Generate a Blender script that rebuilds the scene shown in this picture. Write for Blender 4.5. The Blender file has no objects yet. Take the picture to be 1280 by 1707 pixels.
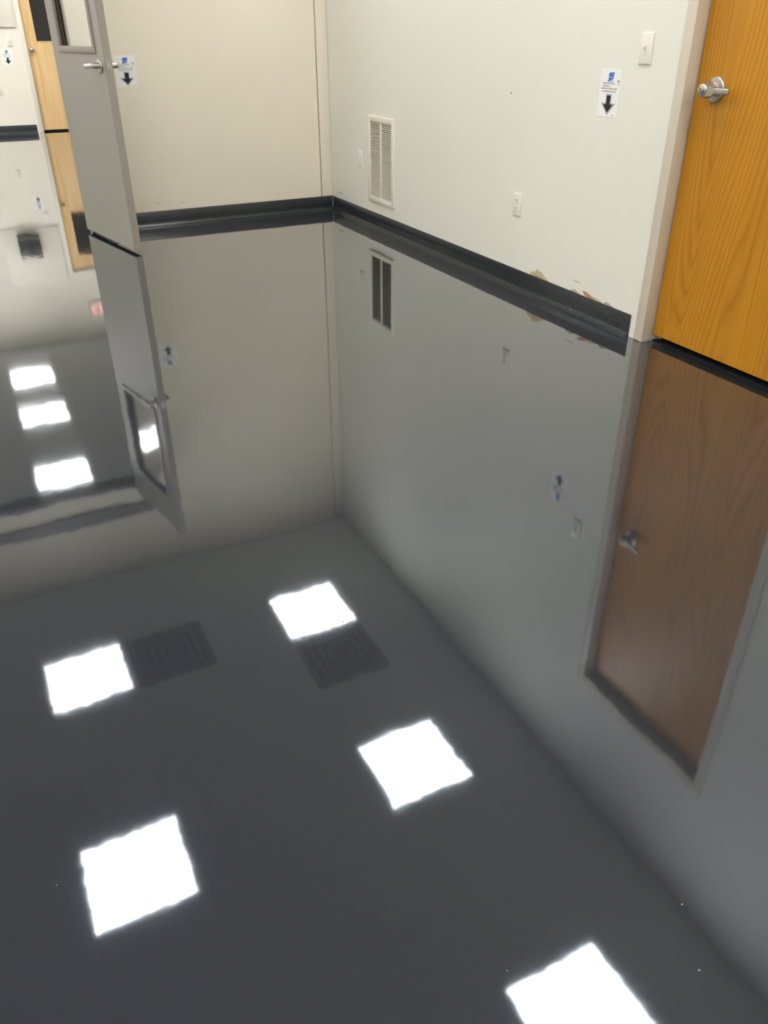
import bpy, bmesh, math, random
from mathutils import Matrix, Vector

random.seed(7)
scene = bpy.context.scene
col = scene.collection

# ------------------------------------------------------------------ camera
F_PX, IMG_H = 1323.65, 1707.0
YAW, PITCH, ROLL = 0.458442, 0.545834, -0.0041137
CAM = Vector((-2.6757, -6.3502, 1.255))
cd = bpy.data.cameras.new('camera')
cd.sensor_fit = 'VERTICAL'; cd.sensor_height = 24.0; cd.sensor_width = 18.0
cd.lens = F_PX / IMG_H * 24.0
cd.clip_start = 0.02; cd.clip_end = 100
cam = bpy.data.objects.new('camera', cd); col.objects.link(cam)
fw = Vector((math.sin(YAW)*math.cos(PITCH), math.cos(YAW)*math.cos(PITCH), -math.sin(PITCH)))
rt = Vector((math.cos(YAW), -math.sin(YAW), 0)); up = rt.cross(fw)
r2 = rt*math.cos(ROLL) + up*math.sin(ROLL); u2 = -rt*math.sin(ROLL) + up*math.cos(ROLL)
m3 = Matrix((r2, u2, -fw)).transposed()
cam.matrix_world = Matrix.Translation(CAM) @ m3.to_4x4()
scene.camera = cam

# ------------------------------------------------------------------ world / exposure
w = bpy.data.worlds.new('world'); scene.world = w; w.use_nodes = True
w.node_tree.nodes['Background'].inputs['Color'].default_value = (0.5, 0.5, 0.5, 1)
w.node_tree.nodes['Background'].inputs['Strength'].default_value = 0.0
vs = scene.view_settings
vs.view_transform = 'Standard'; vs.look = 'None'; vs.gamma = 1.0; vs.use_curve_mapping = False
vs.exposure = 0.72
LAMP = 13.0            # radiance of a ceiling panel
FAR_LAMP = 16.0

# ------------------------------------------------------------------ helpers
def lin(c):
    return tuple(((v/255)/12.92 if v/255 <= 0.04045 else (((v/255)+0.055)/1.055)**2.4) for v in c)

def nmat(name):
    m = bpy.data.materials.new(name); m.use_nodes = True
    nt = m.node_tree
    return m, nt, nt.nodes['Principled BSDF']

def N(nt, typ, **kw):
    n = nt.nodes.new(typ)
    for k, v in kw.items(): setattr(n, k, v)
    return n

def paint(name, c, rough=0.5, var=0.04, scale=3.0, bump=0.0, bscale=250.0, metallic=0.0, ior=1.5):
    """plain painted / plastic / metal surface with a faint procedural mottling"""
    m, nt, b = nmat(name); L = nt.links
    tc = N(nt, 'ShaderNodeTexCoord'); nz = N(nt, 'ShaderNodeTexNoise')
    nz.inputs['Scale'].default_value = scale; nz.inputs['Detail'].default_value = 4
    L.new(tc.outputs['Object'], nz.inputs['Vector'])
    rp = N(nt, 'ShaderNodeValToRGB')
    lc = lin(c)
    rp.color_ramp.elements[0].position = 0.3; rp.color_ramp.elements[1].position = 0.7
    rp.color_ramp.elements[0].color = tuple(v*(1-var) for v in lc)+(1,)
    rp.color_ramp.elements[1].color = tuple(min(1, v*(1+var)) for v in lc)+(1,)
    L.new(nz.outputs['Fac'], rp.inputs['Fac']); L.new(rp.outputs['Color'], b.inputs['Base Color'])
    b.inputs['Roughness'].default_value = rough; b.inputs['Metallic'].default_value = metallic
    b.inputs['IOR'].default_value = ior
    if bump:
        n2 = N(nt, 'ShaderNodeTexNoise'); n2.inputs['Scale'].default_value = bscale
        L.new(tc.outputs['Object'], n2.inputs['Vector'])
        bp = N(nt, 'ShaderNodeBump'); bp.inputs['Strength'].default_value = 1.0
        bp.inputs['Distance'].default_value = bump
        L.new(n2.outputs['Fac'], bp.inputs['Height']); L.new(bp.outputs['Normal'], b.inputs['Normal'])
    return m

def emit(name, c, s):
    m, nt, b = nmat(name)
    b.inputs['Base Color'].default_value = (0.8, 0.8, 0.8, 1)
    b.inputs['Emission Color'].default_value = c + (1,)
    b.inputs['Emission Strength'].default_value = s
    return m

def floor_mat():
    m, nt, b = nmat('grey_epoxy'); L = nt.links
    tc = N(nt, 'ShaderNodeTexCoord')
    nz = N(nt, 'ShaderNodeTexNoise'); nz.inputs['Scale'].default_value = 0.9; nz.inputs['Detail'].default_value = 3
    L.new(tc.outputs['Object'], nz.inputs['Vector'])
    rp = N(nt, 'ShaderNodeValToRGB')
    rp.color_ramp.elements[0].color = (0.0195, 0.0225, 0.0270, 1); rp.color_ramp.elements[1].color = (0.0205, 0.0230, 0.0300, 1)
    rp.color_ramp.elements[0].position = 0.35; rp.color_ramp.elements[1].position = 0.65
    L.new(nz.outputs['Fac'], rp.inputs['Fac']); L.new(rp.outputs['Color'], b.inputs['Base Color'])
    b.inputs['Roughness'].default_value = 0.045
    b.inputs['IOR'].default_value = 1.8
    b.inputs['Specular Tint'].default_value = (0.46, 0.57, 0.72, 1)
    b.inputs['Coat Weight'].default_value = 1.0; b.inputs['Coat IOR'].default_value = 1.5    # clear top coat over the grey coat
    b.inputs['Coat Roughness'].default_value = 0.035
    # slow waviness of the poured coat plus a fine orange peel: the (level) surface normal tilted by two noise fields
    acc = None
    for sc_, amp in ((9.0, 0.0060), (48.0, 0.0038)):
        nz_ = N(nt, 'ShaderNodeTexNoise'); nz_.inputs['Scale'].default_value = sc_; nz_.inputs['Detail'].default_value = 1
        L.new(tc.outputs['Object'], nz_.inputs['Vector'])
        su = N(nt, 'ShaderNodeVectorMath', operation='SUBTRACT'); su.inputs[1].default_value = (0.5, 0.5, 0.5)
        L.new(nz_.outputs['Color'], su.inputs[0])
        ml = N(nt, 'ShaderNodeVectorMath', operation='MULTIPLY'); ml.inputs[1].default_value = (amp, amp, 0)
        L.new(su.outputs['Vector'], ml.inputs[0])
        ad = N(nt, 'ShaderNodeVectorMath', operation='ADD')
        if acc is None:
            ge = N(nt, 'ShaderNodeNewGeometry'); L.new(ge.outputs['Normal'], ad.inputs[0])
        else: L.new(acc, ad.inputs[0])
        L.new(ml.outputs['Vector'], ad.inputs[1]); acc = ad.outputs['Vector']
    no = N(nt, 'ShaderNodeVectorMath', operation='NORMALIZE'); L.new(acc, no.inputs[0])
    L.new(no.outputs['Vector'], b.inputs['Normal']); L.new(no.outputs['Vector'], b.inputs['Coat Normal'])
    return m

def oak_mat(name, dark, mid, light, rough=0.35, seed=0.0, grain=1.0):
    """flat-sawn veneer: cathedral figure from a stretched, warped distance field plus fine pores; object space, grain along z"""
    m, nt, b = nmat(name); L = nt.links
    tc = N(nt, 'ShaderNodeTexCoord')
    mp = N(nt, 'ShaderNodeMapping'); mp.inputs['Scale'].default_value = (1.0, 1.0, 0.09)
    mp.inputs['Location'].default_value = (seed, seed*1.7, seed*0.6)
    L.new(tc.outputs['Object'], mp.inputs['Vector'])
    warp = N(nt, 'ShaderNodeTexNoise'); warp.inputs['Scale'].default_value = 2.6; warp.inputs['Detail'].default_value = 2
    warp.inputs['Roughness'].default_value = 0.4
    L.new(mp.outputs['Vector'], warp.inputs['Vector'])
    mul = N(nt, 'ShaderNodeMath', operation='MULTIPLY'); mul.inputs[1].default_value = 17.0*grain
    L.new(warp.outputs['Fac'], mul.inputs[0])
    fr = N(nt, 'ShaderNodeMath', operation='FRACT'); L.new(mul.outputs[0], fr.inputs[0])
    # fine streaks
    mp2 = N(nt, 'ShaderNodeMapping'); mp2.inputs['Scale'].default_value = (160, 160, 3.5)
    L.new(tc.outputs['Object'], mp2.inputs['Vector'])
    st = N(nt, 'ShaderNodeTexNoise'); st.inputs['Scale'].default_value = 1.0; st.inputs['Detail'].default_value = 3
    L.new(mp2.outputs['Vector'], st.inputs['Vector'])
    # broad flitch tone
    mp3 = N(nt, 'ShaderNodeMapping'); mp3.inputs['Scale'].default_value = (7, 7, 0.5)
    L.new(tc.outputs['Object'], mp3.inputs['Vector'])
    br = N(nt, 'ShaderNodeTexNoise'); br.inputs['Scale'].default_value = 1.0; br.inputs['Detail'].default_value = 2
    L.new(mp3.outputs['Vector'], br.inputs['Vector'])
    rp = N(nt, 'ShaderNodeValToRGB'); e = rp.color_ramp.elements
    e[0].position = 0.0; e[0].color = lin(dark)+(1,)
    e[1].position = 1.0; e[1].color = lin(dark)+(1,)
    x = e.new(0.18); x.color = lin(mid)+(1,)
    x = e.new(0.55); x.color = lin(light)+(1,)
    x = e.new(0.9); x.color = lin(mid)+(1,)
    L.new(fr.outputs[0], rp.inputs['Fac'])
    def mapr(src, lo, hi):
        r = N(nt, 'ShaderNodeMapRange'); r.inputs['From Min'].default_value = 0.3; r.inputs['From Max'].default_value = 0.7
        r.inputs['To Min'].default_value = lo; r.inputs['To Max'].default_value = hi
        L.new(src, r.inputs['Value']); return r.outputs['Result']
    a = N(nt, 'ShaderNodeMath', operation='MULTIPLY')
    L.new(mapr(st.outputs['Fac'], 0.93, 1.05), a.inputs[0]); L.new(mapr(br.outputs['Fac'], 0.92, 1.08), a.inputs[1])
    vm = N(nt, 'ShaderNodeVectorMath', operation='SCALE')
    L.new(rp.outputs['Color'], vm.inputs[0]); L.new(a.outputs[0], vm.inputs['Scale'])
    L.new(vm.outputs['Vector'], b.inputs['Base Color'])
    b.inputs['Roughness'].default_value = rough
    return m

def ceil_mat():
    m, nt, b = nmat('ceiling_tile'); L = nt.links
    tc = N(nt, 'ShaderNodeTexCoord')
    mp = N(nt, 'ShaderNodeMapping'); mp.inputs['Location'].default_value = (0.555, 0.97, 0)
    L.new(tc.outputs['Object'], mp.inputs['Vector'])
    bk = N(nt, 'ShaderNodeTexBrick'); bk.offset = 0.0
    bk.inputs['Scale'].default_value = 1.0; bk.inputs['Brick Width'].default_value = 0.61; bk.inputs['Row Height'].default_value = 0.61
    bk.inputs['Mortar Size'].default_value = 0.012
    bk.inputs['Color1'].default_value = lin((234, 234, 230))+(1,); bk.inputs['Color2'].default_value = lin((231, 231, 227))+(1,)
    bk.inputs['Mortar'].default_value = lin((235, 235, 232))+(1,)
    L.new(mp.outputs['Vector'], bk.inputs['Vector']); L.new(bk.outputs['Color'], b.inputs['Base Color'])
    b.inputs['Roughness'].default_value = 0.9
    n2 = N(nt, 'ShaderNodeTexNoise'); n2.inputs['Scale'].default_value = 120
    L.new(tc.outputs['Object'], n2.inputs['Vector'])
    bp = N(nt, 'ShaderNodeBump'); bp.inputs['Distance'].default_value = 0.002; bp.inputs['Strength'].default_value = 0.5
    L.new(n2.outputs['Fac'], bp.inputs['Height']); L.new(bp.outputs['Normal'], b.inputs['Normal'])
    return m

def glass_mat():
    m, nt, b = nmat('window_glass')
    b.inputs['Base Color'].default_value = (0.97, 0.985, 0.98, 1)
    b.inputs['Roughness'].default_value = 0.0; b.inputs['IOR'].default_value = 1.5
    b.inputs['Transmission Weight'].default_value = 1.0
    return m

M = dict(
    floor=floor_mat(), ceil=ceil_mat(), glass=glass_mat(),
    wall_r=paint('wall_paint_white', (230, 229, 219), 0.55, 0.015, 1.2, 0.00015, 220),
    wall_b=paint('wall_paint_cream', (234, 226, 209), 0.55, 0.015, 1.2, 0.00015, 220),
    wall_far=paint('wall_paint_far', (234, 230, 219), 0.55, 0.012, 1.2),
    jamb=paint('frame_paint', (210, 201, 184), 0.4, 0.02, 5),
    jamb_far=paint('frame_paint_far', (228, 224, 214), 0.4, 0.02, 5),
    base=paint('black_cove_rubber', (32, 38, 43), 0.25, 0.10, 9),
    oak=oak_mat('golden_oak', (172, 111, 10), (184, 124, 15), (191, 134, 29), 0.38, 3.1, 2.3),
    maple=oak_mat('pale_maple', (214, 177, 122), (224, 189, 136), (231, 199, 150), 0.4, 8.0, 0.45),
    grey=paint('grey_door_paint', (156, 154, 145), 0.42, 0.015, 2.0),
    grey_edge=paint('grey_edge_paint', (150, 144, 134), 0.42, 0.03, 6.0),
    grey_trim=paint('grey_trim_paint', (118, 118, 114), 0.45, 0.03, 4.0),
    bronze=paint('dark_bronze', (52, 42, 34), 0.4, 0.1, 8),
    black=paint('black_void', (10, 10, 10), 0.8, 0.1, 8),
    tint=paint('black_glazing', (38, 38, 40), 0.12, 0.05, 3),
    chrome=paint('satin_chrome', (190, 187, 182), 0.36, 0.03, 20, metallic=1.0),
    plastic=paint('white_plastic', (232, 229, 217), 0.3, 0.01, 10),
    plastic_hi=paint('ivory_plastic', (236, 233, 222), 0.28, 0.01, 10),
    slot=paint('dark_slot', (70, 66, 58), 0.6, 0.05, 10),
    vent=paint('vent_enamel', (230, 225, 210), 0.35, 0.015, 10),
    ventgrey=paint('diffuser_grey', (168, 170, 168), 0.5, 0.04, 8),
    ventback=paint('diffuser_back', (138, 140, 138), 0.6, 0.04, 8),
    paper=paint('white_paper', (238, 238, 236), 0.8, 0.01, 15),
    ink=paint('black_ink', (22, 22, 28), 0.7, 0.05, 15),
    inkgrey=paint('grey_ink', (176, 176, 190), 0.7, 0.03, 15),
    inkpurple=paint('slate_ink', (92, 90, 112), 0.7, 0.03, 15),
    inkblue=paint('blue_ink', (72, 116, 186), 0.7, 0.08, 60),
    inkpale=paint('pale_blue_ink', (150, 182, 222), 0.7, 0.05, 60),
    text=paint('text_ink', (95, 90, 92), 0.8, 0.1, 60),
    gypsum=paint('torn_gypsum_paper', (190, 178, 140), 0.9, 0.15, 60),
    rust=paint('torn_brown_paper', (186, 138, 108), 0.9, 0.15, 60),
    chipgrey=paint('grey_scuff', (168, 164, 150), 0.9, 0.1, 60),
    dispenser=paint('dark_plastic', (44, 47, 44), 0.25, 0.05, 10),
    red=emit('exit_red', (1.0, 0.10, 0.14), 1.2),
    speck=paint('clear_grit', (120, 122, 122), 0.08, 0.1, 40),
    lampframe=paint('lamp_frame', (225, 225, 222), 0.5, 0.01, 10),
)
M['lamp'] = emit('lamp_diffuser', (1.0, 0.98, 0.94), LAMP)
M['lamp_far'] = emit('lamp_diffuser_far', (1.0, 0.98, 0.94), FAR_LAMP)

class MB:
    """collects boxes, cylinders, prisms in one bmesh; build() links ONE mesh object"""
    def __init__(self): self.bm = bmesh.new()
    def box(self, x0, x1, y0, y1, z0, z1, bev=0.0, seg=2):
        x0, x1 = sorted((x0, x1)); y0, y1 = sorted((y0, y1)); z0, z1 = sorted((z0, z1))
        t = bmesh.new()
        vs_ = [t.verts.new(c) for c in ((x0,y0,z0),(x1,y0,z0),(x1,y1,z0),(x0,y1,z0),(x0,y0,z1),(x1,y0,z1),(x1,y1,z1),(x0,y1,z1))]
        for f in ((3,2,1,0),(4,5,6,7),(0,1,5,4),(1,2,6,5),(2,3,7,6),(3,0,4,7)): t.faces.new([vs_[i] for i in f])
        if bev: bmesh.ops.bevel(t, geom=t.edges[:], offset=bev, segments=seg, affect='EDGES', profile=0.5)
        self._merge(t); return self
    def _merge(self, t):
        me = bpy.data.meshes.new('tmp'); t.to_mesh(me); t.free(); self.bm.from_mesh(me); bpy.data.meshes.remove(me)
    def cone(self, p0, p1, r0, r1, seg=24, bev=0.0):
        p0, p1 = Vector(p0), Vector(p1); d = p1-p0; L = d.length
        t = bmesh.new()
        bmesh.ops.create_cone(t, cap_ends=True, segments=seg, radius1=r0, radius2=r1, depth=L)
        if bev:
            es = [e for e in t.edges if abs(e.verts[0].co.z-e.verts[1].co.z) < 1e-6]
            bmesh.ops.bevel(t, geom=es, offset=bev, segments=2, affect='EDGES', profile=0.5)
        q = d.normalized().to_track_quat('Z', 'Y')
        bmesh.ops.transform(t, matrix=Matrix.Translation((p0+p1)/2) @ q.to_matrix().to_4x4(), verts=t.verts[:])
        self._merge(t); return self
    def prism(self, pts, ext):
        """extrude polygon pts (3D, planar) by vector ext"""
        e = Vector(ext); t = bmesh.new()
        a = [t.verts.new(p) for p in pts]; b_ = [t.verts.new(Vector(p)+e) for p in pts]
        n = len(pts)
        t.faces.new(a[::-1]); t.faces.new(b_)
        for i in range(n): t.faces.new((a[i], a[(i+1) % n], b_[(i+1) % n], b_[i]))
        bmesh.ops.recalc_face_normals(t, faces=t.faces[:])
        self._merge(t); return self
    def sphere(self, c, r, sz=(1,1,1)):
        t = bmesh.new(); bmesh.ops.create_icosphere(t, subdivisions=2, radius=r)
        bmesh.ops.transform(t, matrix=Matrix.Translation(c) @ Matrix.Diagonal((*sz, 1)), verts=t.verts[:])
        self._merge(t); return self
    def build(self, name, mat, parent=None, smooth=False):
        me = bpy.data.meshes.new(name); self.bm.to_mesh(me); self.bm.free()
        me.materials.append(mat if not isinstance(mat, str) else M[mat])
        if smooth:
            me.shade_smooth()
            me.set_sharp_from_angle(angle=math.radians(38))
        o = bpy.data.objects.new(name, me); col.objects.link(o)
        if parent is not None: o.parent = parent
        return o

def tag(o, label, cat=None, group=None, kind=None):
    o['label'] = label
    if cat: o['category'] = cat
    if group: o['group'] = group
    if kind: o['kind'] = kind
    return o

def empty(name, loc=(0, 0, 0), rz=0.0):
    o = bpy.data.objects.new(name, None); col.objects.link(o)
    o.location = loc; o.rotation_euler = (0, 0, rz); o.empty_display_size = 0.05
    return o

def copy_tree(o, parent=None):
    c = o.copy(); col.objects.link(c); c.parent = parent
    for ch in list(o.children): copy_tree(ch, c)
    return c

def wall(name, us, vs_, holes, place, thick, mat):
    """wall with rectangular holes as ONE mesh. us, vs_: breaks; holes: (u0,u1,v0,v1); place(u,v,t) -> point, t=0 the face, t=thick the back"""
    us = sorted(set(us) | {h[0] for h in holes} | {h[1] for h in holes})
    vs_ = sorted(set(vs_) | {h[2] for h in holes} | {h[3] for h in holes})
    solid = lambda i, j: 0 <= i < len(us)-1 and 0 <= j < len(vs_)-1 and not any(
        h[0]-1e-6 < (us[i]+us[i+1])/2 < h[1]+1e-6 and h[2]-1e-6 < (vs_[j]+vs_[j+1])/2 < h[3]+1e-6 for h in holes)
    bm = bmesh.new(); cache = {}
    def v(i, j, k):
        if (i, j, k) not in cache: cache[(i, j, k)] = bm.verts.new(place(us[i], vs_[j], thick*k))
        return cache[(i, j, k)]
    for i in range(len(us)-1):
        for j in range(len(vs_)-1):
            if not solid(i, j): continue
            for k in (0, 1): bm.faces.new((v(i,j,k), v(i+1,j,k), v(i+1,j+1,k), v(i,j+1,k)))
            if not solid(i-1, j): bm.faces.new((v(i,j,0), v(i,j+1,0), v(i,j+1,1), v(i,j,1)))
            if not solid(i+1, j): bm.faces.new((v(i+1,j,0), v(i+1,j+1,0), v(i+1,j+1,1), v(i+1,j,1)))
            if not solid(i, j-1): bm.faces.new((v(i,j,0), v(i+1,j,0), v(i+1,j,1), v(i,j,1)))
            if not solid(i, j+1): bm.faces.new((v(i,j+1,0), v(i+1,j+1,0), v(i+1,j+1,1), v(i,j+1,1)))
    bmesh.ops.recalc_face_normals(bm, faces=bm.faces[:])
    me = bpy.data.meshes.new(name); bm.to_mesh(me); bm.free(); me.materials.append(M[mat])
    o = bpy.data.objects.new(name, me); col.objects.link(o); o['kind'] = 'structure'
    return o

# ------------------------------------------------------------------ the shell
ZC, ZF = 2.975, 3.10                 # ceilings of this room and of the room beyond
XL, YN = -8.2, -10.4                 # extents of this room
FX0, FX1, FY = -5.6, 1.6, 7.26       # the room beyond the doorway
OX0, OX1, OZ = -3.76, -1.875, 2.14    # doorway in the back wall
DY0, DY1, DZ = -3.665, -4.565, 2.085  # wooden door opening in the right wall
VY0, VY1, VZ0, VZ1 = -0.715, -1.112, 0.178, 0.743   # return air grille

fl = MB().box(XL-.15, FX1+.15, YN-.15, FY+.2, -0.12, 0).build('floor', 'floor')
tag(fl, 'glossy dark grey poured floor mirroring walls and ceiling lights', 'floor', kind='structure')
for i, (x, y, r) in enumerate([(-1.878,-5.857,.0017), (-1.934,-5.951,.0017), (-2.813,-5.351,.0009), (-2.202,-5.818,.0010),
                               (-2.196,-4.936,.0030), (-2.085,-4.923,.0022), (-2.671,-4.939,.0022), (-2.635,-3.481,.003), (-2.206,-2.242,.004)]):
    MB().sphere((x, y, 0.0), r, (1.3, 1.0, 0.55)).build('grit_speck', 'speck', fl, True)

c1 = MB().box(XL-.15, .14, YN-.15, .08, ZC, ZC+.1).build('ceiling', 'ceil')
tag(c1, 'pale tiled ceiling seen only as a reflection in the floor', 'ceiling', kind='structure')
c2 = MB().box(FX0-.15, FX1+.15, .08, FY+.2, ZF, ZF+.1).build('ceiling_beyond', 'ceil')
tag(c2, 'ceiling of the room beyond the open doorway, mirrored in floor', 'ceiling', kind='structure')

wr = wall('wall_right', [YN, 0.0], [0, ZC], [(DY1, DY0, -0.001, DZ), (VY1+.03, VY0-.03, VZ0+.035, VZ1-.035)],
          lambda u, v, t: (t, u, max(v, 0)), 0.13, 'wall_r')
tag(wr, 'off-white painted wall with the air grille and oak door', 'wall', kind='structure')
wb = wall('wall_back', [XL, -0.096], [0, ZC+.0], [(OX0, OX1, -0.001, OZ)], lambda u, v, t: (u, t, max(v, 0)), 0.16, 'wall_b')
tag(wb, 'cream painted wall behind the open grey door', 'wall', kind='structure')
b_ = MB().box(-0.096, 0.13, 0.02, 0.16, 0, ZC).build('corner_backing', 'wall_b', wb)
wl = MB().box(XL-.13, XL, YN, 0.16, 0, ZC).build('wall_left', 'wall_b'); tag(wl, 'cream wall on the far side, out of the picture', 'wall', kind='structure')
wn = MB().box(XL-.13, .13, YN-.13, YN, 0, ZC).build('wall_front', 'wall_b'); tag(wn, 'cream wall behind the viewer, out of the picture', 'wall', kind='structure')
FDX0, FDX1, FDZ = -1.445, -0.535, 2.00
wf = wall('wall_beyond', [FX0, FX1], [0, ZF], [(FDX0, FDX1, -0.001, FDZ)], lambda u, v, t: (u, FY+t, max(v, 0)), 0.13, 'wall_far')
tag(wf, 'white end wall of the room beyond the grey door', 'wall', kind='structure')
o = MB().box(FX0-.13, FX0, .16, FY, 0, ZF).build('wall_beyond_left', 'wall_far'); tag(o, 'white side wall of room beyond, out of the picture', 'wall', kind='structure')
o = MB().box(FX1, FX1+.13, .16, FY, 0, ZF).build('wall_beyond_right', 'wall_far'); tag(o, 'white side wall of room beyond, hidden by the grey door', 'wall', kind='structure')
o = MB().box(FX0-.13, FX1+.13, .081, .159, ZC+.001, ZF+.08).build('wall_beyond_header', 'wall_far'); tag(o, 'strip of wall above the doorway where the ceilings meet', 'wall', kind='structure')
o = MB().box(.131, FX1+.13, .1, .16, 0, ZC).build('wall_beyond_near', 'wall_far'); tag(o, 'near wall of the room beyond, hidden from here', 'wall', kind='structure')

# corner strip on the back wall, set off by a narrow dark seam
tr = MB().box(-0.0885, -0.0005, -0.007, 0.0195, 0, ZC, 0.005, 3).build('trim_1', 'wall_b', smooth=True)
tag(tr, 'narrow rounded cream corner strip where the two walls meet', 'trim', kind='structure')

# cove base: vertical leaf with a rounded toe, swept along a straight run
def cove(name, p0, p1, nrm, label, H=0.1025, parent=None):
    p0, p1, n = Vector(p0), Vector(p1), Vector(nrm)
    prof = [(0.0005, 0.0), (0.0005, H), (0.0025, H+.0003), (0.0035, H-.001), (0.0035, 0.030), (0.0045, 0.019), (0.0075, 0.011), (0.0125, 0.0055), (0.0155, 0.0025), (0.0160, 0.0)]
    pts = [p0 + n*a + Vector((0, 0, b)) for a, b in prof]
    o = MB().prism(pts, p1-p0).build(name, 'base', parent, True)
    return tag(o, label, 'baseboard', kind='structure')
bb = cove('baseboard_back', (-1.83, -.007, 0), (0, -.007, 0), (0, -1, 0), 'black cove baseboard along the cream wall beside grey door')
br_ = cove('baseboard_right', (0, -.0235, 0), (0, -3.572, 0), (-1, 0, 0), 'black cove baseboard under the air grille, ending at oak door')
cove('baseboard_right_near', (0, -4.66, 0), (0, YN, 0), (-1, 0, 0), 'black cove baseboard past the oak door, out of the picture')
cove('baseboard_beyond', (FX0, FY, 0), (-1.527, FY, 0), (0, -1, 0), 'short black baseboard on the distant white wall')
# vertical butt seam in the corner
MB().box(-.0075, -.0035, -.0262, -.0108, .02, .1015, .001).build('corner_seam', M['speck'], bb)

# torn paint above the right baseboard, scuffs
def chip(pts, mat, par, axis='x', t=0.0012):
    if axis == 'x': P = [(0, y, z) for y, z in pts]; e = (-t, 0, 0)
    else: P = [(x, 0, z) for x, z in pts]; e = (0, -t, 0)
    return MB().prism(P, e).build('torn_paint', mat, par)
chip([(-2.752,.102),(-2.762,.122),(-2.772,.118),(-2.785,.130),(-2.796,.122),(-2.815,.146),(-2.832,.136),(-2.85,.141),(-2.885,.121),(-2.935,.102)], 'gypsum', wr)
chip([(-2.79,.102),(-2.80,.112),(-2.86,.110),(-2.89,.102)], 'rust', wr, t=0.002)
chip([(-3.105,.102),(-3.118,.113),(-3.13,.109),(-3.14,.119),(-3.16,.112),(-3.19,.102)], 'chipgrey', wr)
chip([(-3.205,.124),(-3.232,.127),(-3.25,.122),(-3.285,.114),(-3.30,.102),(-3.25,.102),(-3.225,.108)], 'rust', wr, t=0.002)
chip([(-3.235,.102),(-3.30,.117),(-3.33,.113),(-3.36,.106),(-3.37,.102)], 'gypsum', wr)
chip([(-3.37,.102),(-3.38,.115),(-3.40,.117),(-3.425,.108),(-3.45,.102)], 'chipgrey', wr)
chip([(-0.115,.147),(-0.14,.150),(-0.17,.146),(-0.20,.150),(-0.215,.145),(-0.18,.141),(-0.13,.143)], 'chipgrey', wr)
chip([(-3.105,.158),(-3.16,.161),(-3.19,.157),(-3.15,.1555)], 'chipgrey', wr, t=.0006)
chip([(-2.445,.972),(-2.452,.974),(-2.457,.967),(-2.449,.964)], 'slot', wr, t=.0008)
chip([(-1.44,.155),(-1.40,.1575),(-1.385,.155),(-1.41,.1535)], 'chipgrey', wb, 'y', .0006)
chip([(-1.335,.155),(-1.318,.1565),(-1.318,.153)], 'chipgrey', wb, 'y', .0006)
chip([(-1.25,.1475),(-1.21,.150),(-1.215,.1455)], 'chipgrey', wb, 'y', .0006)

# ------------------------------------------------------------------ oak door in the right wall
fr = empty('trim_2', (0, (DY0+DY1)/2, 0))
tag(fr, 'cream steel door frame around the golden oak door', 'door frame', kind='structure')
cy = (DY0+DY1)/2; hw = (DY0-DY1)/2
def frame_leg(s):
    # hollow-metal jamb: face, rounded arris, reveal, stop (local y, s=+1 the side by the switch)
    b = MB()
    b.box(-.012, .002, s*(hw-.001), s*(hw+.050), 0, DZ+.05, .0065, 3)       # face
    b.box(-.010, .052, s*(hw-.004), s*(hw+.012), 0, DZ, .003, 2)           # reveal to the door face
    b.box(.096, .13, s*(hw-.018), s*(hw+.001), 0, DZ, .002, 1)             # stop behind
    return b.build('jamb', 'jamb', fr, True)
frame_leg(1); frame_leg(-1)
h_ = MB()
h_.box(-.0118, .002, -hw-.0495, hw+.0495, DZ-.001, DZ+.05, .004, 3)
h_.box(-.010, .13, -hw+.002, hw-.002, DZ-.004, DZ+.012, .003, 2)
h_.build('head', 'jamb', fr, True)

d1 = empty('door_1', (.052, cy, 0))
tag(d1, 'golden oak veneer door with satin lever handle, closed', 'door', kind='structure')
MB().box(0, .044, -hw+.008, hw-.007, .032, DZ-.007, .0015, 1).build('door_leaf', 'oak', d1)
hy = -3.776-cy; hz = 1.05
lv = MB().cone((0, hy, hz), (-.010, hy, hz), .047, .044, 40, .003).build('handle_rose', 'chrome', d1, True)
b = MB()
b.cone((-.008, hy, hz), (-.040, hy, hz), .024, .022, 28)
b.cone((-.038, hy, hz), (-.078, hy, hz), .033, .021, 28, .005)
b.prism([(-.072, hy+.008, hz+.020), (-.072, hy-.045, hz+.014), (-.066, hy-.052, hz+.010), (-.066, hy-.052, hz-.012), (-.072, hy-.045, hz-.018), (-.072, hy+.008, hz-.022)], (.024, 0, 0))
b.box(-.066, -.052, hy-.122, hy-.045, hz-.012, hz+.010, .004, 3)
b.build('lever', 'chrome', lv, True)
k = MB().cone((-.077, hy, hz), (-.083, hy, hz), .0125, .0115, 24, .001).build('key_cylinder', 'chrome', lv, True)
MB().box(-.0836, -.0828, hy-.0012, hy+.0012, hz-.007, hz+.007).build('keyway', 'black', lv)
MB().box(.010, .130, DY1-cy+.001, DY0-cy-.001, 0.0, .003).build('gap_shade', 'black', d1)  # black strip on the floor paints the shade in the gap under the leaf

# ------------------------------------------------------------------ grey door, standing open
d2 = tag(empty('door_2', (-1.940, .010, 0), math.atan2(-0.97966, 0.20068)),
         'grey steel door with glazed upper panel, standing open into room', 'door', kind='structure')
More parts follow.
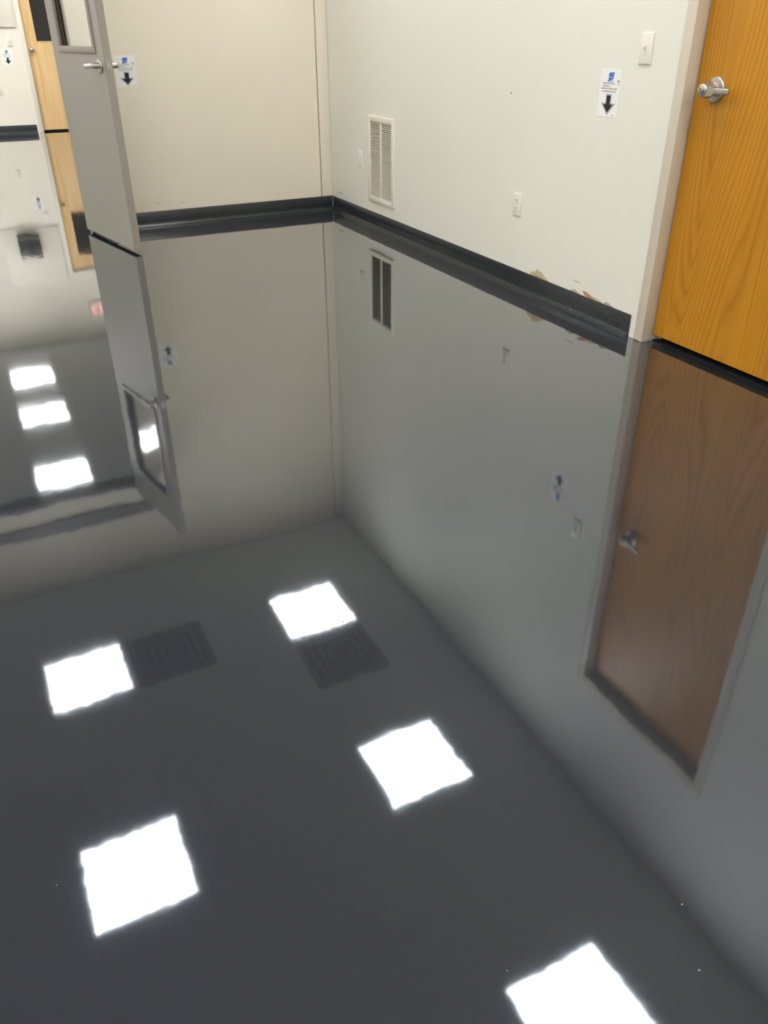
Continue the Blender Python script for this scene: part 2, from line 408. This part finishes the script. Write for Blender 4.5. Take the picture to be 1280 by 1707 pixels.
# local frame: +x from hinge to lock, +y to the back-wall side, -y the face we see ; z up
DW, DT, Z0, Z1 = 0.862, 0.0455, 0.022, 2.19
WX0, WX1, WZ0, WZ1 = 0.155, 0.730, 1.165, 1.915
b = MB()
b.box(0, WX0, 0, DT, Z0, Z1); b.box(WX1, DW-.0006, 0, DT, Z0, Z1)
b.box(WX0, WX1, 0, DT, Z0, WZ0); b.box(WX0, WX1, 0, DT, WZ1, Z1)
bmesh.ops.remove_doubles(b.bm, verts=b.bm.verts[:], dist=1e-5)
leaf = b.build('door_leaf', 'grey', d2)
MB().box(DW-.0008, DW+.001, .0012, DT, Z0, Z1, .0004, 1).build('door_edge', 'grey_edge', d2)
MB().box(DW-.0042, DW-.0009, -.0006, .0006, Z0, Z1).build('edge_seam', 'grey_trim', d2)
MB().box(.03, DW-.03, .012, DT-.012, Z0-.006, Z0-.0005).build('bottom_strip', 'black', d2)  # black strip, inset, just under the leaf
for side, y0, y1 in ((0, -.009, .012), (1, DT-.012, DT+.009)):
    b = MB(); t = .026
    b.box(WX0-t, WX1+t, y0, y1, WZ0-t, WZ0+.010, .003, 2); b.box(WX0-t, WX1+t, y0, y1, WZ1-.010, WZ1+t, .003, 2)
    b.box(WX0-t, WX0+.010, y0+.0004, y1-.0004, WZ0-t+.001, WZ1+t-.001, .003, 2); b.box(WX1-.010, WX1+t, y0+.0004, y1-.0004, WZ0-t+.001, WZ1+t-.001, .003, 2)
    wfm = b.build('window_frame', 'grey_edge', d2, True)
    if side == 0:
        MB().box(WX0+.0005, WX1-.0005, .0205, .0255, WZ0+.0005, WZ1-.0005).build('glass_pane', 'glass', wfm)
        for n_, a in (('gasket', (WX0+.0005, WX0+.052)), ('gasket', (WX1-.006, WX1-.0005))):
            MB().box(a[0], a[1], .0125, .0200, WZ0+.011, WZ1-.011, .001, 1).build(n_, 'bronze', wfm)
            MB().box(a[0], a[1], .0260, .0330, WZ0+.011, WZ1-.011, .001, 1).build(n_, 'bronze', wfm)
LX, LZ = 0.790, 1.078
for s, yf in ((-1, 0.0), (1, DT)):
    r = MB().cone((LX, yf, LZ), (LX, yf+s*.010, LZ), .038, .036, 36, .003).build('handle_rose', 'chrome', d2, True)
    b = MB()
    b.cone((LX, yf+s*.008, LZ), (LX, yf+s*.052, LZ), .0165, .0145, 24)
    b.cone((LX+.010, yf+s*.054, LZ), (LX-.112, yf+s*.054, LZ-.004), .0140, .0125, 20, .004)
    b.build('lever', 'chrome', r, True)
lp = MB().box(DW+.0008, DW+.0022, .010, .036, 1.045, 1.105, .0005, 1).build('latch_plate', 'chrome', d2)
MB().prism([(DW+.002, .016, 1.066), (DW+.002, .030, 1.066), (DW+.011, .030, 1.066), (DW+.004, .016, 1.066)], (0, 0, .018)).build('latch_bolt', 'chrome', lp)
for z in (1.053, 1.097): MB().cone((DW+.002, .023, z), (DW+.003, .023, z), .0035, .003, 12).build('screw', 'slot', lp)
for z in (.25, 1.05, 1.90): MB().cone((-.004, DT+.003, z-.055), (-.004, DT+.003, z+.055), .007, .007, 16, .001).build('hinge', 'chrome', d2, True)

# steel frame of the doorway
df = tag(empty('trim_3', ((OX0+OX1)/2, 0, 0)), 'grey steel frame lining the wide doorway behind the grey door', 'door frame', kind='structure')
ox = (OX1-OX0)/2
for s in (-1, 1):
    MB().box(s*(ox-.03), s*(ox+.05), -.010, .0, 0, OZ+.02, .002, 1).box(s*(ox-.03), s*(ox+.0), .0, .165, 0, OZ-.03, .002, 1).build('jamb', 'grey_trim', df)
MB().box(-ox+.031, ox-.031, .002, .165, OZ-.035, OZ-.001, .002, 1).build('head', 'grey_trim', df)
MB().box(-ox-.02, ox+.05, -.030, .0, 2.285, 2.40, .004, 2).build('header_rail', 'grey_trim', df)

# ------------------------------------------------------------------ return air grille, right wall
g = tag(empty('air_grille', (0, (VY0+VY1)/2, VZ0)), 'tall ivory louvred air grille low on the white wall near corner', 'air grille')
gw = (VY0-VY1)/2; gh = VZ1-VZ0
b = MB()
b.box(-.012, .004, gw-.032, gw, 0, gh, .004, 2); b.box(-.012, .004, -gw, -gw+.032, 0, gh, .004, 2)
b.box(-.0118, .004, -gw+.001, gw-.001, gh-.037, gh-.0002, .004, 2); b.box(-.0118, .004, -gw+.001, gw-.001, .0002, .037, .004, 2)
b.build('frame', 'vent', g, True)
MB().box(-.0105, .004, -.008, .008, .03, gh-.03, .002, 1).build('mullion', 'vent', g, True)
MB().box(.040, .044, -gw+.031, gw-.031, .036, gh-.036).build('duct_shade_back', 'black', g)  # painted black: the duct's inner shade is put into the colour
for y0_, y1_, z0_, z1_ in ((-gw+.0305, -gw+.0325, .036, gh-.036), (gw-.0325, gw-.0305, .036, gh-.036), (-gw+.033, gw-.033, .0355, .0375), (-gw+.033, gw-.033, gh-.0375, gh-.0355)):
    MB().box(.0045, .0395, y0_, y1_, z0_, z1_).build('duct_shade_side', 'black', g)  # black sides added so the gaps between slats stay dark
ns = 38; pitch = (gh-.074)/ns
me = None
for s in (-1, 1):
    for i in range(ns):
        z = .037 + (i+.5)*pitch
        if me is None:
            L = gw-.032-.008+.002
            o = MB().prism([(-.0080, 0, -.0036), (-.0080, 0, -.0024), (.0050, 0, .0036), (.0050, 0, .0024)], (0, L, 0)).build('louvre_slat', 'vent', g); me = o.data
        else:
            o = bpy.data.objects.new('louvre_slat', me); col.objects.link(o); o.parent = g
        o.location = (0, .007 if s > 0 else -(gw-.032)-.001, z)
for z in (.018, gh-.018): MB().cone((-.012, 0, z), (-.0135, 0, z), .004, .003, 12).build('screw', 'vent', g, True)

# ------------------------------------------------------------------ switch, outlets
def plate(name, label, cat, y, z, wall_x=0.0, group=None):
    e = tag(empty(name, (wall_x, y, z)), label, cat, group)
    MB().box(-.0065, 0, -.036, .036, -.058, .058, .003, 3).build('cover_plate', 'plastic', e, True)
    return e
def toggle(e, s=1):
    MB().box(-.0085, -.005, -.006, .006, -.013, .013, .001, 1).build('switch_collar', 'plastic_hi', e)
    MB().prism([(-.006, -.0045, -.008), (-.006, -.0045, .008), (-.019, -.0045, .012), (-.021, -.0045, .005)], (0, .009, 0)).build('toggle', 'plastic_hi', e)
    for z in (-.030, .030): MB().cone((-.006, 0, z), (-.0075, 0, z), .0032, .0026, 12).build('screw', 'plastic_hi', e, True)
def outlet(e):
    for z in (-.0195, .0195):
        f = MB().box(-.0085, -.005, -.0165, .0165, z-.0135, z+.0135, .004, 3).build('receptacle', 'plastic_hi', e, True)
        for y, hgt in ((-.006, .0085), (.006, .0075)): MB().box(-.0092, -.0080, y-.0012, y+.0012, z-.0005, z+hgt).build('slot', 'slot', f)
        MB().cone((-.0080, 0, z-.006), (-.0092, 0, z-.006), .0026, .0026, 12).build('slot', 'slot', f)
    MB().cone((-.006, 0, 0), (-.0075, 0, 0), .003, .0024, 12).build('screw', 'plastic_hi', e, True)
sw = plate('light_switch', 'white toggle light switch plate between paper notice and oak door', 'light switch', -3.415, 1.184); toggle(sw)
ot = plate('wall_outlet', 'white duplex power outlet on white wall above the baseboard', 'outlet', -2.587, .440); outlet(ot)
o2 = plate('wall_outlet', 'blank ivory outlet plate beside the louvred air grille', 'outlet', -.567, .440); 
for z in (-.0195, .0195): MB().box(-.008, -.005, -.0165, .0165, z-.0135, z+.0135, .004, 3).build('receptacle', 'plastic_hi', o2, True)

# ------------------------------------------------------------------ paper notices: blue state outline, lines of print, black arrow
def notice(name, label, loc, rz, hand7=True, W=.140, H=.192):
    """local: sheet in the x-z plane facing -y, x to the reader's right"""
    e = tag(empty(name, loc, rz), label, 'notice', 'paper arrow notices')
    MB().box(-W/2, W/2, -.0006, 0, -H/2, H/2).build('sheet', 'paper', e)
    def poly(pts, mat, n_, t, base=-.0006):
        return MB().prism([(x, base, z) for x, z in pts], (0, -t, 0)).build(n_, mat, e)
    st = [(-.013,.080),(.018,.082),(.020,.074),(.017,.072),(.017,.058),(.011,.053),(.003,.051),(-.006,.049),(-.013,.044),(-.021,.045),(-.016,.053),(-.014,.068),(-.019,.073),(-.013,.075)]
    poly([(x, z) for x, z in st], 'inkblue', 'state_logo', .0003)
    poly([(-.011,.063),(.014,.0625),(.014,.0595),(-.011,.060)], 'inkpale', 'logo_line', .0006)
    poly([(-.009,.047),(.016,.051),(.016,.043),(-.011,.043)], 'inkpale', 'logo_line', .0003)
    rnd = random.Random(5)
    for x0, x1, z in ((-.052, .030, .036), (-.046, -.004, .0255), (-.054, .050, .0155), (-.050, .042, .0045)):
        x = x0; tl = MB(); n_ = 0
        while x < x1-.004:
            ln = min(rnd.uniform(.007, .019), x1-x)
            # each word: a row of short upright strokes between two fine rules, too small to read
            tl.box(x, x+ln, -.0009, -.0006, z-.0005, z+.0005); tl.box(x, x+ln, -.0009, -.0006, z+.0030, z+.0036)
            s = x
            while s < x+ln: tl.box(s, s+.0011, -.0009, -.0006, z, z+rnd.choice((.0034, .0034, .0050))); s += .0024
            x += ln+.0032
        tl.build('text_line', 'text', e)
    if hand7:
        poly([(.044,.050),(.058,.051),(.058,.048),(.051,.031),(.048,.031),(.054,.047),(.044,.047)], 'text', 'handwritten_figure', .0003)
    def arrow(k, dz=0):
        sw_, hw_ = .0155, .041
        return [(-sw_-k*.5, -.006+k*.6), (sw_+k*.5, -.006+k*.6), (sw_+k*.5, -.042+k*.5), (hw_+k*1.35, -.042+k*.5), (0, -.084-k*1.05), (-hw_-k*1.35, -.042+k*.5), (-sw_-k*.5, -.042+k*.5)]
    poly(arrow(.0035), 'inkpurple', 'arrow_outline', .0003)
    poly(arrow(.0018), 'inkgrey', 'arrow_border', .0005)
    poly(arrow(-.0055), 'ink', 'arrow', .0007)
    poly([(.034,-.086),(.043,-.086),(.043,-.089),(.034,-.089)], 'text', 'text_line', .0003)
    return e
# reader's right on the right wall runs towards -y: rotate -90 deg
notice('paper_notice', 'white paper notice with black down arrow on wall near oak door', (-.0008, -3.217, 1.010), -math.pi/2)
notice('paper_notice', 'paper notice with black arrow behind the grey door lever', (-1.497, -.0008, 1.018), 0.0)
notice('paper_notice', 'small distant paper arrow notice beside the pale wood door', (-1.722, FY-.0008, .950), 0.0, False)

# ------------------------------------------------------------------ the end wall of the room beyond
ff = tag(empty('trim_4', ((FDX0+FDX1)/2, FY, 0)), 'white frame around the distant pale wood door', 'door frame', kind='structure')
fhw = (FDX1-FDX0)/2
for s in (-1, 1):
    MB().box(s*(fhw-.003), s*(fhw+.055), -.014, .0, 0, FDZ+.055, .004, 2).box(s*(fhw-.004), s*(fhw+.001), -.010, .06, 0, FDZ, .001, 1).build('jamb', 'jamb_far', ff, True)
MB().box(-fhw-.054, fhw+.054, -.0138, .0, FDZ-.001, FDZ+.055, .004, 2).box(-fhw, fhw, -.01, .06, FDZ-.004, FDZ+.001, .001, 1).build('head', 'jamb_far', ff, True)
d3 = tag(empty('door_3', ((FDX0+FDX1)/2, FY+.040, 0)), 'pale wood door with dark window beyond the grey door', 'door', kind='structure')
wx0, wx1, wz0, wz1 = -.305, .305, 1.135, 1.76
b = MB()
b.box(-fhw+.006, wx0, 0, .044, .022, FDZ-.006); b.box(wx1, fhw-.006, 0, .044, .022, FDZ-.006)
b.box(wx0, wx1, 0, .044, .022, wz0); b.box(wx0, wx1, 0, .044, wz1, FDZ-.006)
bmesh.ops.remove_doubles(b.bm, verts=b.bm.verts[:], dist=1e-5)
b.build('door_leaf', 'maple', d3)
MB().box(wx0, wx1, .012, .030, wz0, wz1).build('window_pane', 'tint', d3)
b = MB(); t = .012
b.box(wx0-t, wx1+t, -.006, .002, wz0-t, wz0, .002, 1); b.box(wx0-t, wx1+t, -.006, .002, wz1, wz1+t, .002, 1)
b.box(wx0-t, wx0, -.006, .002, wz0, wz1, .002, 1); b.box(wx1, wx1+t, -.006, .002, wz0, wz1, .002, 1)
b.build('window_bead', 'maple', d3)
kx = -.395
kn = MB().cone((kx, 0, 1.035), (kx, -.008, 1.035), .033, .030, 28, .003).cone((kx, -.006, 1.035), (kx, -.035, 1.035), .012, .012, 20).build('knob_rose', 'chrome', d3, True)
MB().sphere((kx, -.050, 1.035), .029, (1, .75, 1)).build('knob', 'chrome', kn, True)
MB().box(-fhw, fhw, -.02, .06, 0.0, .004).build('gap_shade', 'black', d3)  # shade under this leaf painted as a black strip too

e = tag(empty('light_switch', (-1.655, FY, 1.135), -math.pi/2*-1), 'distant white switch plate above the small arrow notice', 'light switch')
e.rotation_euler = (0, 0, math.pi/2)
MB().box(-.0065, 0, -.036, .036, -.058, .058, .003, 2).build('cover_plate', 'plastic', e, True); toggle(e)
e = tag(empty('wall_outlet', (-1.915, FY, .545), math.pi/2), 'distant white outlet plate low on the end wall, at picture edge', 'outlet')
MB().box(-.0065, 0, -.036, .036, -.058, .058, .003, 2).build('cover_plate', 'plastic', e, True); outlet(e)

pn = tag(empty('wall_board', (-1.93, FY, 1.305)), 'white panel mounted on the end wall beside pale wood door', 'board')
MB().box(-.42, .40, -.022, 0, 0, .80, .003, 2).build('board_panel', 'wall_far', pn, True)
MB().box(-.421, .401, -.0255, -.0225, 0, .010, .001, 1).build('lower_rail', 'plastic', pn, True)
dp = tag(empty('towel_dispenser', (-1.985, FY-.023, 1.41)), 'dark boxy dispenser on white panel, seen mirrored in floor', 'dispenser')
MB().box(-.155, .155, -.110, 0, 0, .30, .018, 3).build('housing', 'dispenser', dp, True)
MB().box(-.150, .150, -.100, -.004, -.030, -.004, .006, 2).build('tray', 'dispenser', dp, True)
MB().box(-.145, .145, -.112, -.1085, .010, .022, .001, 1).build('bright_strip', 'chrome', dp)
sd = tag(empty('soap_dispenser', (-2.36, FY, .80)), 'white wall dispenser mirrored in floor at the picture edge', 'dispenser')
MB().box(-.06, .06, -.09, 0, .05, .25, .015, 3).build('housing', 'plastic', sd, True)
MB().box(-.045, .045, -.075, -.002, 0, .049, .008, 2).build('nozzle_block', 'slot', sd, True)

# exit sign on the end wall, above the pale wood door
ex = tag(empty('exit_sign', (-1.105, FY, 2.50)), 'exit sign with red letters above the door, mirrored in floor', 'exit sign')
MB().box(-.20, .20, -.055, 0, 0, .235, .006, 2).build('housing', 'plastic', ex, True)
def bars(n_, rects):
    b = MB()
    for r in rects: b.prism([(x, -.0555, z) for x, z in r], (0, -.002, 0))
    return b.build(n_, 'red', ex)
R_ = lambda x0, x1, z0, z1: [(x0, z0), (x1, z0), (x1, z1), (x0, z1)]
z0, z1, t = .040, .195, .021
bars('letter_e', [R_(-.160,-.160+t,z0,z1), R_(-.160+t,-.085,z0,z0+t), R_(-.160+t,-.085,z1-t,z1), R_(-.160+t,-.095,.107,.107+t)])
bars('letter_x', [[(-.070,z0),(-.046,z0),(.012,z1),(-.012,z1)], [(-.012,z0),(.012,z0),(-.018,.108),(-.030,.108)], [(-.028,.127),(-.040,.127),(-.070,z1),(-.046,z1)]])
bars('letter_i', [R_(.030,.030+t,z0,z1)])
bars('letter_t', [R_(.068,.160,z1-t,z1), R_(.104,.104+t,z0,z1-t)])

# ------------------------------------------------------------------ ceiling lights (2 x 2 ft panels), mirrored in the floor
def make_light(mat):
    e = empty('ceiling_light'); h = .283
    b = MB(); f = .022
    b.box(-h-f, h+f, -h-f, -h, -.008, 0, .001, 1); b.box(-h-f, h+f, h, h+f, -.008, 0, .001, 1)
    b.box(-h-f, -h, -h, h, -.008, 0, .001, 1); b.box(h, h+f, -h, h, -.008, 0, .001, 1)
    b.build('frame', 'lampframe', e)
    MB().box(-h, h, -h, h, -.005, -.001).build('diffuser', mat, e)
    return e
LXS = (-.862, -2.700, -4.530, -6.360); LYS = (-1.275, -3.110, -4.925, -6.755, -8.585)
lab = {(0,0): 'square ceiling light mirrored nearest the corner of the two walls', (1,0): 'square ceiling light mirrored closest below the grey door',
       (0,1): 'square ceiling light mirrored in the middle of the dark floor', (1,1): 'square ceiling light mirrored large at lower left of floor',
       (0,2): 'square ceiling light whose reflection is cut by the bottom picture edge'}
proto = None
for i, x in enumerate(LXS):
    for j, y in enumerate(LYS):
        if proto is None: e = proto = make_light('lamp')
        else: e = copy_tree(proto)
        e.location = (x, y, ZC)
        tag(e, lab.get((i, j), 'square ceiling light of this room, out of the picture'), 'ceiling light', 'square ceiling lights' if (i, j) in lab else 'ceiling lights out of the picture')
FXS = (-2.425, -3.645, -4.865, -.595); FYS = (2.48, 4.34, 5.82)
flab = {(0,0): 'ceiling light beyond the doorway, reflection nearest us of three', (0,1): 'ceiling light beyond the doorway, middle reflection of three',
        (1,0): 'ceiling light beyond doorway mirrored in the grey door glass',
        (0,2): 'ceiling light beyond the doorway, farthest thin reflection of three'}
proto = None
for i, x in enumerate(FXS):
    for j, y in enumerate(FYS):
        if proto is None: e = proto = make_light('lamp_far')
        else: e = copy_tree(proto)
        e.location = (x, y, ZF)
        tag(e, flab.get((i, j), 'ceiling light of the room beyond, hidden from view'), 'ceiling light', 'lights of the room beyond' if (i, j) in flab else 'hidden lights of the room beyond')

# ------------------------------------------------------------------ ceiling diffusers, faint dark squares in the floor's mirror image
def make_diffuser():
    e = empty('ceiling_diffuser')
    MB().box(-.295, .295, -.295, .295, -.003, 0).build('back_plate', 'ventback', e)
    for q, h in enumerate((.285, .215, .150, .085)):
        b = MB(); f = .030
        zz = -.006-.004*q
        b.box(-h, h, -h, -h+f, zz-.004, zz, .001, 1); b.box(-h, h, h-f, h, zz-.004, zz, .001, 1)
        b.box(-h, -h+f, -h+f, h-f, zz-.004, zz, .001, 1); b.box(h-f, h, -h+f, h-f, zz-.004, zz, .001, 1)
        b.box(-h+.002, -h+.012, -h+.002, -h+.012, zz, -.002)
        b.build('louvre_ring', 'ventgrey', e)
    return e
a = make_diffuser(); a.location = (-.862, -1.89, ZC)
tag(a, 'grey square ceiling diffuser mirrored next to the light nearest corner', 'air diffuser', 'ceiling diffusers')
a2 = copy_tree(a); a2.location = (-2.06, -1.275, ZC)
tag(a2, 'grey square ceiling diffuser mirrored between the two farther lights', 'air diffuser', 'ceiling diffusers')
